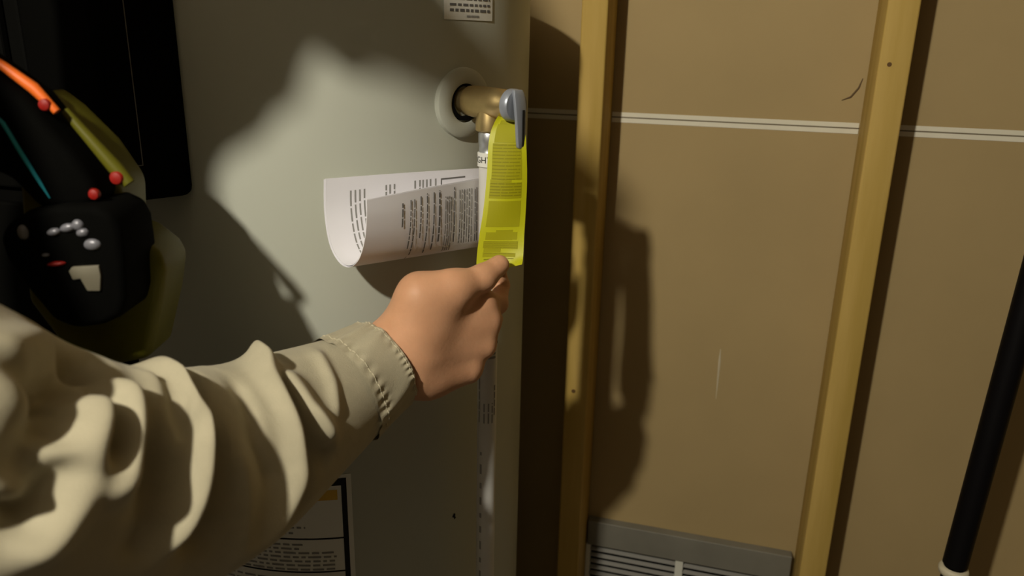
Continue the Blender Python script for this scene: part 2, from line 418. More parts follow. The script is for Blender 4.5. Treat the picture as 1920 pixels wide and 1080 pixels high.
for z, e in ((.6955, 1.), (.6895, 0.), (.6835, 8.8), (.6775, 9.5), (.6715, 9.), (.6655, 9.6), (.6595, 9.2), (.712, -1), (.720, 2)):
    words(mb, f, zb(z), .0062, ta(-37), ta(e), .0006, wl=(.015, .06), gap=.012)
for z in np.arange(.645, .40, -.0075): words(mb, f, zb(float(z)), .0062, ta(-37), ta(8.5), .0006, wl=(.015, .06), gap=.012)
tag(mb.build('label_print', 'ink_soft', heater), kind='stuff')
# a small dark chip in the paint
f = heater_patch(42.0, 43.6, .686, .697); mb = MB()
c = [(.5, .95), (.85, .75), (.8, .45), (.95, .2), (.6, .05), (.45, .35), (.1, .5), (.3, .7)]
mb.add([Vector(f(a, b)) for a, b in c], [tuple(range(8))]); mb.build('paint_chip', 'ink', heater)
# black control box on the front left of the tank
TB = math.radians(-46); rB = Vector((math.sin(TB), -math.cos(TB), 0)); tB = Vector((math.cos(TB), math.sin(TB), 0))
o = Vector((AX.x, AX.y, 0)) + rB * (RH - .03) - tB * .125 + Zv * 1.125
MB().box(o, tB * .25, rB * .085, Zv * .222).build('control_box', 'black_plastic', heater, smooth=True, bevel=.012, seg=4)
fo = o + tB * .2501
mb = MB()
mb.box(fo + rB * .052 + Zv * .038, tB * .0005, rB * .0008, Zv * .17); mb.box(fo + rB * .052 + Zv * .038, tB * .0005, rB * .017, Zv * .0008)
mb.build('panel_line', 'hairline', heater)

# ------------------------------------------------------------------ relief valve
valve = tag(empty('relief_valve', E0), 'brass temperature relief valve with grey lever screwed into the tank', 'valve')
PX = E0 + rad * .0445
body = MB().lathe([(.0130, -.02), (.0130, .012), (.0165, .013), (.0172, .020), (.0172, .030), (.0166, .052), (.0160, .066), (.0135, .070), (.0135, .076)], E0, rad, 40)
body.build('valve_body', 'brass', valve, smooth=True)
MB().lathe([(.0130, .0), (.0142, -.010), (.0160, -.020), (.0160, -.029), (.0140, -.0305), (.012, -.031)], PX, Zv, 36).build('outlet', 'brass', valve, smooth=True)
D0v = E0 + rad * .0755
MB().lathe([(.0150, -.002), (.0172, 0), (.0172, .007), (.0155, .0092), (.004, .0095)], D0v, rad, 40).build('lever_seat', 'lever_grey', valve, smooth=True)
MB().lathe([(.0035, .009), (.0035, .0125), (.001, .0132)], D0v + Zv * .006, rad, 16).build('pin', 'zinc', valve, smooth=True)
tgl = Vector((rad.y * -1, rad.x, 0))        # across the lever
V = []; F = []
lv = [(.013, .0035, .0112), (.0165, .006, .0122), (.012, .0075, .014), (0, .0078, .0165), (-.018, .0068, .0180), (-.036, .0056, .0185), (-.043, .0042, .0182), (-.0445, .002, .0180)]
for z, w, d in lv:
    for s in (-1, 1):
        for q in (0, .0042): V.append(D0v + Zv * z + tgl * (s * w) + rad * (d - .005 + q))
for i in range(len(lv) - 1):
    k = 4 * i; F += [(k, k + 1, k + 5, k + 4), (k + 2, k + 6, k + 7, k + 3), (k + 1, k + 3, k + 7, k + 5), (k, k + 4, k + 6, k + 2)]
F += [(0, 2, 3, 1), (4 * len(lv) - 4, 4 * len(lv) - 3, 4 * len(lv) - 1, 4 * len(lv) - 2)]
lev = MB().add(V, F).build('lever', 'lever_grey', valve, smooth=True, bevel=.0009)
mb = MB()
mb.box(D0v + Zv * -.042 + tgl * .0004 + rad * .0172, tgl * .0030, rad * .0009, Zv * .038); mb.build('lever_slot', 'ink', lev)

# ------------------------------------------------------------------ discharge pipe under the valve
pipe = tag(empty('discharge_pipe', Vector((PX.x, PX.y, .12))), 'white plastic discharge pipe running down from the brass relief valve', 'pipe')
PC = lambda z: Vector((PX.x, PX.y, z))
ZA = ZE - .031
MB().lathe([(.0118, 0), (.0128, -.002), (.0128, -.012), (.0120, -.014), (.0120, -.022), (.0126, -.023)], PC(ZA), Zv, 32).build('adapter', 'zinc', pipe, smooth=True)
MB().lathe([(.0128, -.022), (.0136, -.0225), (.0136, -.0375), (.0128, -.038)], PC(ZA), Zv, 40).build('adapter_label', 'label_white', pipe, smooth=True)
MB().lathe([(.0119, -.037), (.0119, ZA * -1 + .12 + .0)], PC(ZA), Zv, 40).build('pipe_tube', 'pipe_white', pipe, smooth=True)
def on_pipe(r): return lambda a, b: Vector((PX.x + r * math.sin(math.radians(-70 + 140 * a)), PX.y - r * math.cos(math.radians(-70 + 140 * a)), .12 + (ZA - .16) * b))
f = on_pipe(.0121); zz = lambda z: (z - .12) / (ZA - .16)
mb = MB()
MB().lathe([(.0121, 0), (.0121, .0032)], PC(.947), Zv, 40, close=False).build('pipe_band', 'ink', pipe, smooth=True)
for k in range(3): words(mb, f, zz(.9415 - k * .005), .0030, .28, .88, .0002, wl=(.2, .5), gap=.03, sub=6)
for a, z0, z1 in ((.16, .845, .905), (.40, .845, .872), (.58, .845, .872), (.74, .845, .872), (.86, .855, .895)):
    words(mb, f, a, .06, zz(z0), zz(z1), .0002, along='b', wl=(.008, .02), gap=.002, sub=2)
words(mb, f, .27, .10, zz(.20), zz(.805), .0002, along='b', wl=(.006, .022), gap=.012, sub=2)
tag(mb.build('pipe_print', 'ink_soft', pipe), kind='stuff')
# the word on the adapter label
cu = bpy.data.curves.new('t', 'FONT'); cu.body = 'TIGHTEN'; cu.size = .0098; cu.align_x = 'CENTER'; cu.align_y = 'CENTER'
to = bpy.data.objects.new('t', cu); COL.objects.link(to); bpy.context.view_layer.update()
tm = bpy.data.meshes.new_from_object(to.evaluated_get(bpy.context.evaluated_depsgraph_get())); COL.objects.unlink(to); bpy.data.objects.remove(to)
bm = bmesh.new(); bm.from_mesh(tm); bmesh.ops.triangulate(bm, faces=bm.faces[:])
bmesh.ops.subdivide_edges(bm, edges=[e for e in bm.edges if e.calc_length() > .0015], cuts=2, use_grid_fill=True)
for v in bm.verts:
    a = (v.co.x) / .0137 + math.radians(-22); v.co = Vector((PX.x + .0138 * math.sin(a), PX.y - .0138 * math.cos(a), ZA - .030 + v.co.y))
bm.to_mesh(tm); bm.free(); link('label_text', tm, 'ink', pipe)

# ------------------------------------------------------------------ yellow warning tag
TAG_L = [(-0.0131, 0.862, 1.2235), (-0.0219, 0.86, 1.2096), (-0.0278, 0.857, 1.1907), (-0.0295, 0.85, 1.1529), (-0.0323, 0.842, 1.1196), (-0.0363, 0.834, 1.0919), (-0.0387, 0.827, 1.0699), (-0.0394, 0.821, 1.0476)]
TAG_R = [(0.0028, 0.862, 1.2238), (0.0088, 0.86, 1.2102), (0.0115, 0.857, 1.1915), (0.0135, 0.85, 1.1538), (0.0131, 0.842, 1.1205), (0.012, 0.834, 1.0929), (0.0114, 0.827, 1.071), (0.0103, 0.821, 1.0637)]
def tagf(a, b):                                   # a across left to right, b top to bottom
    p = catmull(TAG_L, b).lerp(catmull(TAG_R, b), a)
    p.y += .004 * math.sin(math.pi * a) * math.cos(5.5 * b + .4) + .0022 * math.sin(9 * b + 2 * a)
    return p
wt = tag(empty('warning_tag', catmull(TAG_L, 0)), 'yellow printed warning tag hanging from the valve lever, pinched by the hand', 'tag')
sheet('tag_sheet', tagf, 18, 60, -.0004, 'tag_yellow', wt)
mbA = MB(); mbB = MB()
for a0, a1, b0, b1 in ((.20, .80, .135, .17), (.15, .84, .172, .30), (.12, .87, .302, .44), (.10, .62, .441, .452), (.10, .87, .453, .523), (.11, .87, .535, .668),
                       (.14, .36, .700, .748), (.36, .74, .686, .748), (.74, .84, .700, .745), (.11, .87, .756, .805), (.13, .50, .806, .832), (.12, .83, .836, .870)):
    patch(mbA, tagf, a0, a1, b0, b1, -.0007, 10, max(2, int((b1 - b0) * 60)))
k = .31
while k < .44: words(mbB, tagf, k, .0036, .13, random.uniform(.80, .86), -.00085, wl=(.15, .4), gap=.02, sub=6); k += .0128
k = .458
while k < .520: words(mbB, tagf, k, .0052, .11, .86, -.00085, wl=(.1, .3), gap=.02, sub=5); k += .0128
k = .76
while k < .80: words(mbB, tagf, k, .0032, .12, .86, -.00085, wl=(.15, .4), gap=.02, sub=6); k += .0122
words(mbB, tagf, .843, .004, .15, .80, -.00085, wl=(.08, .2), gap=.02); words(mbB, tagf, .885, .007, .15, .80, -.00085, wl=(.08, .2), gap=.02)
tag(mbA.build('tag_print', 'tag_ink', wt), kind='stuff'); tag(mbB.build('tag_small_print', 'tag_ink_dark', wt), kind='stuff')

# ------------------------------------------------------------------ folded booklet tucked behind the pipe
PAPER_L = [(-0.1952, 0.815, 1.1527), (-0.196, 0.813, 1.1166), (-0.1907, 0.805, 1.0872), (-0.1804, 0.795, 1.0717), (-0.1679, 0.785, 1.0685), (-0.1557, 0.775, 1.079), (-0.1481, 0.77, 1.0999), (-0.1452, 0.77, 1.1218), (-0.1451, 0.773, 1.1405)]
PAPER_R = [(-0.0378, 0.925, 1.1492), (-0.0376, 0.925, 1.1272), (-0.0373, 0.925, 1.0953), (-0.037, 0.923, 1.0698), (-0.0367, 0.918, 1.0592), (-0.0365, 0.912, 1.066), (-0.0365, 0.908, 1.0863), (-0.0366, 0.906, 1.1121), (-0.037, 0.908, 1.1409)]
def papf(a, b, off=0.):                          # a along the fold profile (back top -> front top), b from open end to pipe
    p = catmull(PAPER_L, a).lerp(catmull(PAPER_R, b * 0 + a), b)
    p += Vector((0, -.006, .0015)) * math.sin(math.pi * b)
    return p
bk = tag(empty('booklet', Vector((-.11, .85, 1.07))), 'white printed instruction booklet folded over and tucked behind the pipe', 'booklet')
sheet('page', papf, 70, 24, .0009, 'paper', bk)
page2 = lambda a, b: papf(.006 + a * .985, b) + normal(papf, min(max(a, .01), .99), min(max(b, .01), .99)) * -.0014 + Vector((-.0012 * (1 - b), 0, 0))
sheet('page', page2, 70, 24, -.0005, 'paper', bk)
nsign = 1 if normal(papf, .85, .5).y < 0 else -1   # which side of the front flap faces the room
oF = .0003 * nsign + (.0009 if nsign > 0 else 0)
oF = .0012 if nsign > 0 else -.0022
mb = MB(); mg = MB()
fx = lambda px: min(max((px - 681) / (904 - 681), .02), .98)
for px, a0, a1, t in ((742, .80, .93, .012), (757, .66, .94, .009), (764, .60, .94, .009), (776, .72, .95, .010), (788, .60, .96, .009), (801, .62, .96, .010), (812, .68, .965, .014)):
    words(mb, papf, fx(px), t, a0, a1, oF, wl=(.02, .06), gap=.006)
for px in (824, 828, 832, 836): words(mg, papf, fx(px), .008, .58, .93, oF, wl=(.03, .08), gap=.008)
words(mb, papf, fx(842), .009, .66, .97, oF, wl=(.03, .08), gap=.006)
for px in (853, 858, 863, 868, 873, 878, 885, 889): words(mb if px % 2 else mg, papf, fx(px), .007, .64, .95, oF, wl=(.02, .07), gap=.006)
# lower edge print of the curl
words(mg, papf, fx(762), .006, .50, .58, oF, wl=(.03, .05), gap=.004)
# inside of the back leaf, facing the room
oB = -.0022 if nsign > 0 else .0012
fb = lambda px: min(max((px - 612) / (904 - 612), .02), .98)
pg = lambda a, b: papf(a, b)
for px, a1 in ((655, .40), (663, .41), (671, .33), (679, .28)): words(mg, pg, fb(px), .009, .06, a1, oB, wl=(.03, .07), gap=.008)
for px in (718, 725, 733): words(mg, pg, fb(px), .010, .055, .14, oB, wl=(.02, .04), gap=.006)
for px in range(694, 714, 6): words(mg, pg, fb(px), .008, .118, .124, oB)
for px in range(742, 770, 6): words(mg, pg, fb(px), .008, .118, .124, oB)
for px in (771, 780, 786, 793, 800, 810): words(mg, pg, fb(px), .010, .05, .10, oB, wl=(.02, .04), gap=.005)
patch(mb, pg, .052, .060, fb(821), fb(868), oB, 1, 6); patch(mb, pg, .052, .085, fb(820), fb(822), oB, 2, 1)
tag(mb.build('page_print', 'ink_grey', bk), kind='stuff'); tag(mg.build('page_print', 'ink_soft', bk), kind='stuff')

# ------------------------------------------------------------------ person: body (head, neck, torso, arms, hands)
g = Vector((.905, -.18, -.40)).normalized(); hs = Vector((g.y, -g.x, 0)).normalized(); hu = hs.cross(g).normalized()
HCN = Vector((-.445, .400, 1.620))
def hp(x, y, z): return tuple(HCN + hs * x + g * y + hu * z)
HM = (tuple(hs), tuple(g), tuple(hu))
NB = Vector((-.519, .385, 1.425))                    # base of the neck
body = [('e', hp(0, -.012, .035), (.076, .098, .092), HM, .02), ('e', hp(0, .03, -.035), (.058, .066, .085), HM, .03),
         ('e', hp(0, .062, -.095), (.028, .028, .022), HM, .02), ('c', hp(0, .092, .012), hp(0, .116, -.028), .009, .0135, .012),
         ('e', hp(.012, .108, -.03), (.008, .01, .008), HM, .006), ('e', hp(-.012, .108, -.03), (.008, .01, .008), HM, .006),
         ('c', hp(-.032, .092, .026), hp(.032, .092, .026), .010, .010, .012),
         ('c', hp(-.02, .088, -.062), hp(.02, .088, -.062), .007, .007, .008), ('c', hp(-.016, .088, -.073), hp(.016, .088, -.073), .007, .007, .006),
         ('e', hp(.078, -.012, -.01), (.010, .018, .03), HM, .008), ('e', hp(-.078, -.012, -.01), (.010, .018, .03), HM, .008),
         ('e', hp(.030, .098, .004), (.014, .010, .009), HM, -.006), ('e', hp(-.030, .098, .004), (.014, .010, .009), HM, -.006),
         ('c', hp(0, -.02, -.065), tuple(NB), .054, .058, .05), ('c', tuple(NB - Zv * .04), tuple(NB + Vector((-.05, -.03, -.30))), .065, .11, .06)]
SHR, SHL = (-.505, .275, 1.285), (-.575, .55, 1.29)
body += [('c', tuple(NB + Vector((-.03, -.02, -.12))), SHR, .07, .055, .03), ('c', SHR, (-.315, .500, .985), .05, .042, .02), ('c', (-.315, .500, .985), (-.170, .722, .962), .042, .030, .02),
         ('c', tuple(NB + Vector((-.03, -.02, -.12))), SHL, .07, .055, .03), ('c', SHL, (-.63, .61, 1.06), .05, .042, .02), ('c', (-.63, .61, 1.06), (-.545, .572, 1.145), .042, .030, .02)]
H = dict(wrist=(-0.1269, 0.762, 0.9746), wr2=(-0.1534, 0.725, 0.9643), cmc=(-0.0923, 0.76, 1.0466), tmcp=(-0.0585, 0.768, 1.0516), tip_ip=(-0.0305, 0.785, 1.0583), ttip=(-0.0139, 0.802, 1.0675), m2=(-0.0324, 0.795, 1.0286), m3=(-0.0248, 0.794, 1.0076), m4=(-0.0294, 0.788, 0.9818), m5=(-0.0461, 0.782, 0.9575), c2=(-0.0892, 0.762, 1.0167), c3=(-0.0916, 0.757, 0.9976), c4=(-0.0949, 0.755, 0.9795), c5=(-0.0988, 0.757, 0.9606), p2=(-0.0149, 0.826, 1.016), d2=(-0.012, 0.85, 1.03), t2=(-0.0158, 0.843, 1.0538), p3=(-0.0209, 0.842, 0.9926), d3=(-0.0311, 0.858, 0.9852), t3=(-0.0404, 0.848, 0.9861), p4=(-0.0266, 0.842, 0.964), d4=(-0.0382, 0.856, 0.9595), t4=(-0.0462, 0.845, 0.9637), p5=(-0.0432, 0.836, 0.9373), d5=(-0.05, 0.848, 0.9373), t5=(-0.0543, 0.838, 0.9467), hyp=(-0.0859, 0.77, 0.9551))
def c(a, b, r1, r2, k=.008): return ('c', H[a], H[b], r1, r2, k)
body += [c('wr2', 'wrist', .030, .028), c('wrist', 'c2', .026, .020, .02), c('wrist', 'c3', .025, .021, .02), c('wrist', 'c4', .024, .020, .02), c('wrist', 'c5', .023, .019, .02),
         c('c2', 'm2', .0205, .0150, .022), c('c3', 'm3', .0205, .0150, .018), c('c4', 'm4', .0195, .0142, .018), c('c5', 'm5', .018, .0132, .018), c('wrist', 'hyp', .022, .023, .02), c('hyp', 'm5', .021, .0135, .014),
         c('wrist', 'cmc', .022, .0190, .03), c('cmc', 'tmcp', .0192, .0150, .020), c('c2', 'tmcp', .018, .013, .024), c('tmcp', 'tip_ip', .0155, .0138, .010), c('tip_ip', 'ttip', .0136, .0108, .006),
         c('m2', 'p2', .0130, .0110, .008), c('p2', 'd2', .0103, .0092, .004), c('d2', 't2', .0090, .0080, .004),
         c('m3', 'p3', .0125, .0108, .004), c('p3', 'd3', .0105, .0095, .004), c('d3', 't3', .0092, .0082, .004),
         c('m4', 'p4', .0120, .0104, .004), c('p4', 'd4', .0102, .0092, .004), c('d4', 't4', .009, .008, .004),
         c('m5', 'p5', .0112, .0095, .004), c('p5', 'd5', .0092, .0082, .004), c('d5', 't5', .0080, .0072, .004)]
# left arm end and the left hand on the tool's grip (left of the picture)
LH = Vector((-.455, .632, 1.225))
body += [('c', tuple(LH + Vector((-.09, -.06, -.08))), tuple(LH + Vector((-.035, .004, -.02))), .030, .027, .01), ('c', tuple(LH + Vector((-.035, .004, -.02))), tuple(LH + Vector((-.02, .04, .0))), .026, .024, .02)]
for k in range(4):
    b = LH + Vector((-.018 + .004 * k, .046, .032 - k * .021))
    body += [('c', tuple(b), tuple(b + Vector((.030, .022, .0))), .0115, .0105, .005), ('c', tuple(b + Vector((.030, .022, 0))), tuple(b + Vector((.046, -.008, .001))), .0102, .0092, .004), ('c', tuple(b + Vector((.046, -.008, .001))), tuple(b + Vector((.034, -.030, .003))), .009, .0082, .004)]
body += [('c', tuple(LH + Vector((-.03, -.005, .0))), tuple(LH + Vector((-.012, -.024, .03))), .016, .013, .01), ('c', tuple(LH + Vector((-.012, -.024, .03))), tuple(LH + Vector((.022, -.032, .038))), .012, .0098, .004)]
pm = sdf_mesh('person', body, .0052, fine=((-.150, .730, .925), (.004, .872, 1.088), .0017))
person = link('person', pm, 'skin', None, True)
tag(person, 'person in a khaki shirt and cap reaching in, hand pinching the yellow tag', 'person')

# sleeve: a wide shirt sleeve along the bent right arm, with folds pressed in as ridges and valleys
SLEEVE = [(-.1291, .755, .974), (-.1664, .715, .9588), (-.206, .665, .9488), (-.2449, .605, .945), (-.2796, .55, .9554), (-.309, .50, .9788), (-.343, .445, 1.0339), (-.415, .350, 1.155), (-.505, .275, 1.285)]
SRAD = [.0455, .056, .070, .084, .092, .094, .094, .090, .088]
FOLDS = [
    ([(0.2505, 0.39), (0.3126, -0.47), (0.3427, -1.109), (0.3647, -1.45), (0.4048, -1.682), (0.4609, -2.034)], 0.0188, 0.016, 0.006),
    ([(0.2986, -0.459), (0.3287, -1.23), (0.3387, -1.649), (0.3808, -1.957)], -0.0217, 0.008, 0.013),
    ([(0.2846, -0.348), (0.2946, -0.899), (0.2685, -1.45)], 0.0159, 0.008, 0.014),
    ([(0.2705, 0.136), (0.2926, -0.37)], 0.0087, 0.01, 0.01),
    ([(0.1663, -0.084), (0.2004, -0.789), (0.2385, -1.219)], 0.0058, 0.01, 0.006),
    ([(0.3407, -1.307), (0.2705, -1.605)], -0.013, 0.016, 0.016),
    ([(0.481, 0.18), (0.5932, -0.602), (0.5631, -0.789), (0.5892, -1.098), (0.6072, -1.461), (0.6273, -1.836)], 0.0217, 0.02, 0.008),
    ([(0.515, -0.756), (0.5391, -1.109), (0.5611, -1.483), (0.5691, -1.847)], -0.0188, 0.012, 0.018),
    ([(0.4469, 0.004), (0.509, -0.547)], -0.0087, 0.007, 0.007),
    ([(0.489, -0.954), (0.485, -1.351), (0.483, -1.682), (0.477, -2.012)], 0.0101, 0.01, 0.02),
    ([(0.3788, -0.205), (0.4289, -0.999), (0.4168, -1.439)], -0.0072, 0.012, 0.01),
    ([(0.7315, -0.47), (0.7154, -0.778), (0.7114, -1.032), (0.7094, -1.274), (0.7154, -1.45)], 0.0188, 0.008, 0.01),
    ([(0.6914, -0.877), (0.6573, -1.219), (0.6413, -1.561), (0.6453, -1.825)], -0.0174, 0.016, 0.016),
    ([(0.6433, -0.216), (0.6693, -0.745), (0.6413, -1.054)], 0.0087, 0.014, 0.014),
    ([(0.7355, -0.514), (0.7275, -0.811), (0.7255, -1.054), (0.7234, -1.197)], -0.0232, 0.0045, 0.0045),
    ([(0.7455, -0.679), (0.7415, -0.899), (0.7395, -1.219), (0.7375, -1.605), (0.7415, -1.924)], 0.0203, 0.011, 0.009),
    ([(0.7475, -0.525), (0.7655, -0.966), (0.7715, -1.274), (0.7756, -1.516)], -0.0232, 0.006, 0.008),
    ([(0.7595, -1.153), (0.7675, -1.417), (0.7715, -1.594)], 0.0275, 0.01, 0.006),
    ([(0.7535, -1.197), (0.7575, -1.527), (0.7635, -1.737)], -0.0247, 0.01, 0.012),
    ([(0.7375, -0.128), (0.7695, -0.712), (0.7756, -0.966)], -0.0203, 0.01, 0.01),
    ([(0.7535, -0.293), (0.7836, -0.635), (0.7976, -0.8)], 0.013, 0.01, 0.012),
    ([(0.7355, -0.051), (0.7335, -0.238), (0.7315, -0.492)], -0.0261, 0.011, 0.011),
    ([(0.7896, -0.866), (0.7856, -1.054), (0.7715, -1.021)], 0.0087, 0.008, 0.008),
]
def sl_frame(s):
    p = catmull(SLEEVE, s); t = (catmull(SLEEVE, min(s + .01, 1)) - catmull(SLEEVE, max(s - .01, 0))).normalized()
    e1 = (Zv - t * t.dot(Zv)).normalized(); e2 = t.cross(e1)
    x = s * (len(SRAD) - 1); i = min(int(x), len(SRAD) - 2); r = SRAD[i] + (SRAD[i + 1] - SRAD[i]) * (x - i)
    return p, e1, e2, r
SL_LEN = .60
jk_prims = [('c', tuple(NB + Vector((-.012, -.005, -.055))), tuple(NB + Vector((-.04, -.02, -.20))), .082, .14, .06),
            ('e', tuple(NB + Vector((-.05, -.02, -.22))), (.18, .115, .25), ((.25, -.97, 0), (.97, .25, 0), (0, 0, 1)), .05),
            ('c', tuple(NB + Vector((-.05, -.03, -.30))), tuple(NB + Vector((-.07, -.03, -.50))), .15, .15, .08),
            ('c', tuple(NB + Vector((-.01, -.01, -.03))), (-.505, .275, 1.295), .070, .085, .06),
            ('c', tuple(NB + Vector((-.02, .0, -.03))), (-.575, .55, 1.30), .075, .092, .06),
            ('c', (-.575, .55, 1.30), (-.63, .61, 1.06), .09, .075, .03), ('c', (-.63, .61, 1.06), (-.545, .575, 1.145), .07, .048, .02)]
jacket = link('jacket', sdf_mesh('jacket', jk_prims, .008), 'khaki', person, True)
MB().lathe([(.066, -.01), (.074, .0), (.068, .03), (.064, .03), (.062, -.01)], NB + Vector((0, 0, .01)), Vector((.2, .2, 1)), 40, close=False).build('collar', 'khaki', jacket, smooth=True)

def fold_disp(S, T):
    """S along the sleeve in metres, T round it in radians -> radial offset"""
    D = np.zeros_like(S)
    for pts, amp, wl, wr in FOLDS:
        best = np.full(S.shape, 1e3); sgn = np.zeros_like(S); tt = np.zeros_like(S); n = len(pts) - 1
        for i in range(n):
            (a0, b0), (a1, b1) = pts[i], pts[i + 1]; ax_, ay_ = a0 * SL_LEN, b0 * .085; bx, by = a1 * SL_LEN, b1 * .085
            dx, dy = bx - ax_, by - ay_; L2 = dx * dx + dy * dy + 1e-12; X = S - ax_; Yq = T * .085 - ay_
            t = np.clip((X * dx + Yq * dy) / L2, 0, 1); ex = X - t * dx; ey = Yq - t * dy; d = np.sqrt(ex * ex + ey * ey)
            m = d < best; best = np.where(m, d, best); sgn = np.where(m, np.sign(dx * Yq - dy * X), sgn); tt = np.where(m, (i + t) / n, tt)
        w = np.where(sgn > 0, wl, wr); env = np.clip(np.minimum(tt, 1 - tt) * 5 + .25, 0, 1)
        D += amp * env * np.exp(-(best / w) ** 2)
    for _ in range(5):                              # cloth does not crease to a point
        D = (D + np.roll(D, 1, 1) + np.roll(D, -1, 1)) / 3; E_ = np.pad(D, ((1, 1), (0, 0)), mode='edge'); D = (E_[:-2] + D + E_[2:]) / 3
    return D
NU, NV = 420, 300
def tube_verts(s0, s1, nu, nv, extra=0., folds=True, fine=0.):
    ss = np.linspace(s0, s1, nu); th = np.linspace(0, 2 * np.pi, nv, endpoint=False)
    S, T = np.meshgrid(ss * SL_LEN, (th + np.pi) % (2 * np.pi) - np.pi, indexing='ij')
    D = fold_disp(S, T) if folds else np.zeros_like(S)
    V = np.zeros((nu, nv, 3))
    for i, s in enumerate(ss):
        p, e1, e2, r = sl_frame(float(s)); rr = (r + extra + D[i])[:, None]
        V[i] = np.array(p) + rr * (np.cos(th)[:, None] * np.array(e1) + np.sin(th)[:, None] * np.array(e2))
    return V, S, T
def tube_mesh(name, V, inner=None):
    nu, nv, _ = V.shape; pts = V.reshape(-1, 3).tolist(); F = []
    for i in range(nu - 1):
        for j in range(nv):
            a, b = i * nv + j, i * nv + (j + 1) % nv; F.append((a, b, b + nv, a + nv))
    me = bpy.data.meshes.new(name); me.from_pydata(pts, [], F); me.update()
    bm = bmesh.new(); bm.from_mesh(me); bmesh.ops.recalc_face_normals(bm, faces=bm.faces[:]); bm.to_mesh(me); bm.free(); return me
V, S, T = tube_verts(.098, .97, NU, NV)
sleeve = link('sleeve', tube_mesh('sleeve', V), 'khaki', jacket, True)
# cuff: a band with an outside and an inside and rows of stitches
Vo, S, T = tube_verts(0., .125, 60, 300, extra=.0022)
puck = .0011 * np.sin(T * 38 + 3 * np.sin(T * 5)) * np.exp(-((S - .0085) / .006) ** 2) + .0010 * np.sin(T * 31 + 2 * np.sin(T * 4)) * np.exp(-((S - .062) / .008) ** 2) + .0012 * np.sin(T * 9 + 2.2 * np.sin(T * 3) + S * 60)
cen = np.array([list(sl_frame(float(s))[0]) for s in np.linspace(0, .125, 60)])[:, None, :]
dv = Vo - cen; ln = np.linalg.norm(dv, axis=2, keepdims=True); Vo = cen + dv / ln * (ln + puck[..., None])
Vi = (cen + (Vo - cen) * .955)[::-1]
edge = (Vo[:1] + Vi[-1:]) / 2 + (cen[:1] - cen[1:2]) * .35
V = np.concatenate([Vi[-20:], edge, Vo], 0)
cuff = link('cuff', tube_mesh('cuff', V), 'khaki', jacket, True)
mb = MB()
for row, off in ((.011, .0006), (.104, .0006)):
    for k in range(120):
        a0 = 2 * math.pi * k / 120; j0 = int(k * 2.5); i0 = int(row / .125 * 59)
        p = Vector(Vo[i0, j0 % 300]); q = Vector(Vo[i0, (j0 + 2) % 300]); o = (p - Vector(cen[i0, 0])).normalized() * .0003
        mb.tube([p + o, q + o], .00045, 5)
tag(mb.build('stitching', 'stitch', cuff), kind='stuff')
# cap, hair, eyes
cr = []
for th in np.linspace(0, math.pi / 2, 14): cr.append(th)
V = []; F = []; sg = 48
for th in cr:
    for i in range(sg):
        a = 2 * math.pi * i / sg
        V.append(hp(.086 * math.cos(th) * math.cos(a), -.008 + .107 * math.cos(th) * math.sin(a), .045 + .098 * math.sin(th)))
for j in range(len(cr) - 1):
    for i in range(sg):
        a, b = j * sg + i, j * sg + (i + 1) % sg; F.append((a, b, b + sg, a + sg))
cap = MB().add(V, F).build('cap', 'cap_cloth', person, smooth=True)
def brimf(a, b):
    x = (a - .5) * 2; ang = x * 1.25; y = .107 * math.cos(ang); xx = .086 * math.sin(ang)
    ext = .085 * math.cos(x * 1.45) ** .7 * b
    return hp(xx * (1 + .12 * b), y + ext - .008, .048 - .03 * b - .020 * x * x * b)
sheet('brim', brimf, 25, 10, .003, 'cap_cloth', cap)
hair_me = sdf_mesh('hair', [('e', hp(0, -.030, .022), (.081, .085, .088), HM, .01), ('e', hp(0, -.055, -.035), (.062, .045, .055), HM, .02)], .006)
link('hair', hair_me, 'hair', person, True)
for s in (-1, 1):
    e = MB().lathe([(.0002, -.0105), (.006, -.0085), (.0095, -.004), (.0105, 0), (.0095, .004), (.006, .0085), (.0002, .0105)], hp(s * .030, .083, .004), g, 20).build('eye', 'eye_white', person, smooth=True)
    MB().lathe([(.0048, .0093), (.003, .0102), (.0002, .0108)], hp(s * .030, .083, .004), g, 16).build('iris', 'iris', e, smooth=True)
# trousers and boots
hip = NB + Vector((-.07, -.03, -.50)); sv = Vector((.25, -.97, 0)).normalized(); fv = Vector((-sv.y, sv.x, 0))
tp = [('c', tuple(hip + sv * -.08), tuple(hip + sv * .08), .13, .13, .05)]
for s in (-1, 1):
    kn = hip + sv * (.11 * s) + fv * .03; kn.z = .50; an = hip + sv * (.13 * s) - fv * .0; an.z = .10
    tp += [('c', tuple(hip + sv * (.085 * s) - Zv * .05), tuple(kn), .105, .078, .03), ('c', tuple(kn), tuple(an), .076, .062, .03)]
link('trousers', sdf_mesh('trousers', tp, .01), 'trousers', person, True)
for s in (-1, 1):
    an = hip + sv * (.13 * s); an.z = .0
    link('boot', sdf_mesh('boot', [('c', tuple(an + Zv * .12), tuple(an + Zv * .055), .05, .05, .02), ('c', tuple(an + Zv * .046 - fv * .02), tuple(an + Zv * .040 + fv * .16), .046, .040, .03)], .008), 'boot', person, True)

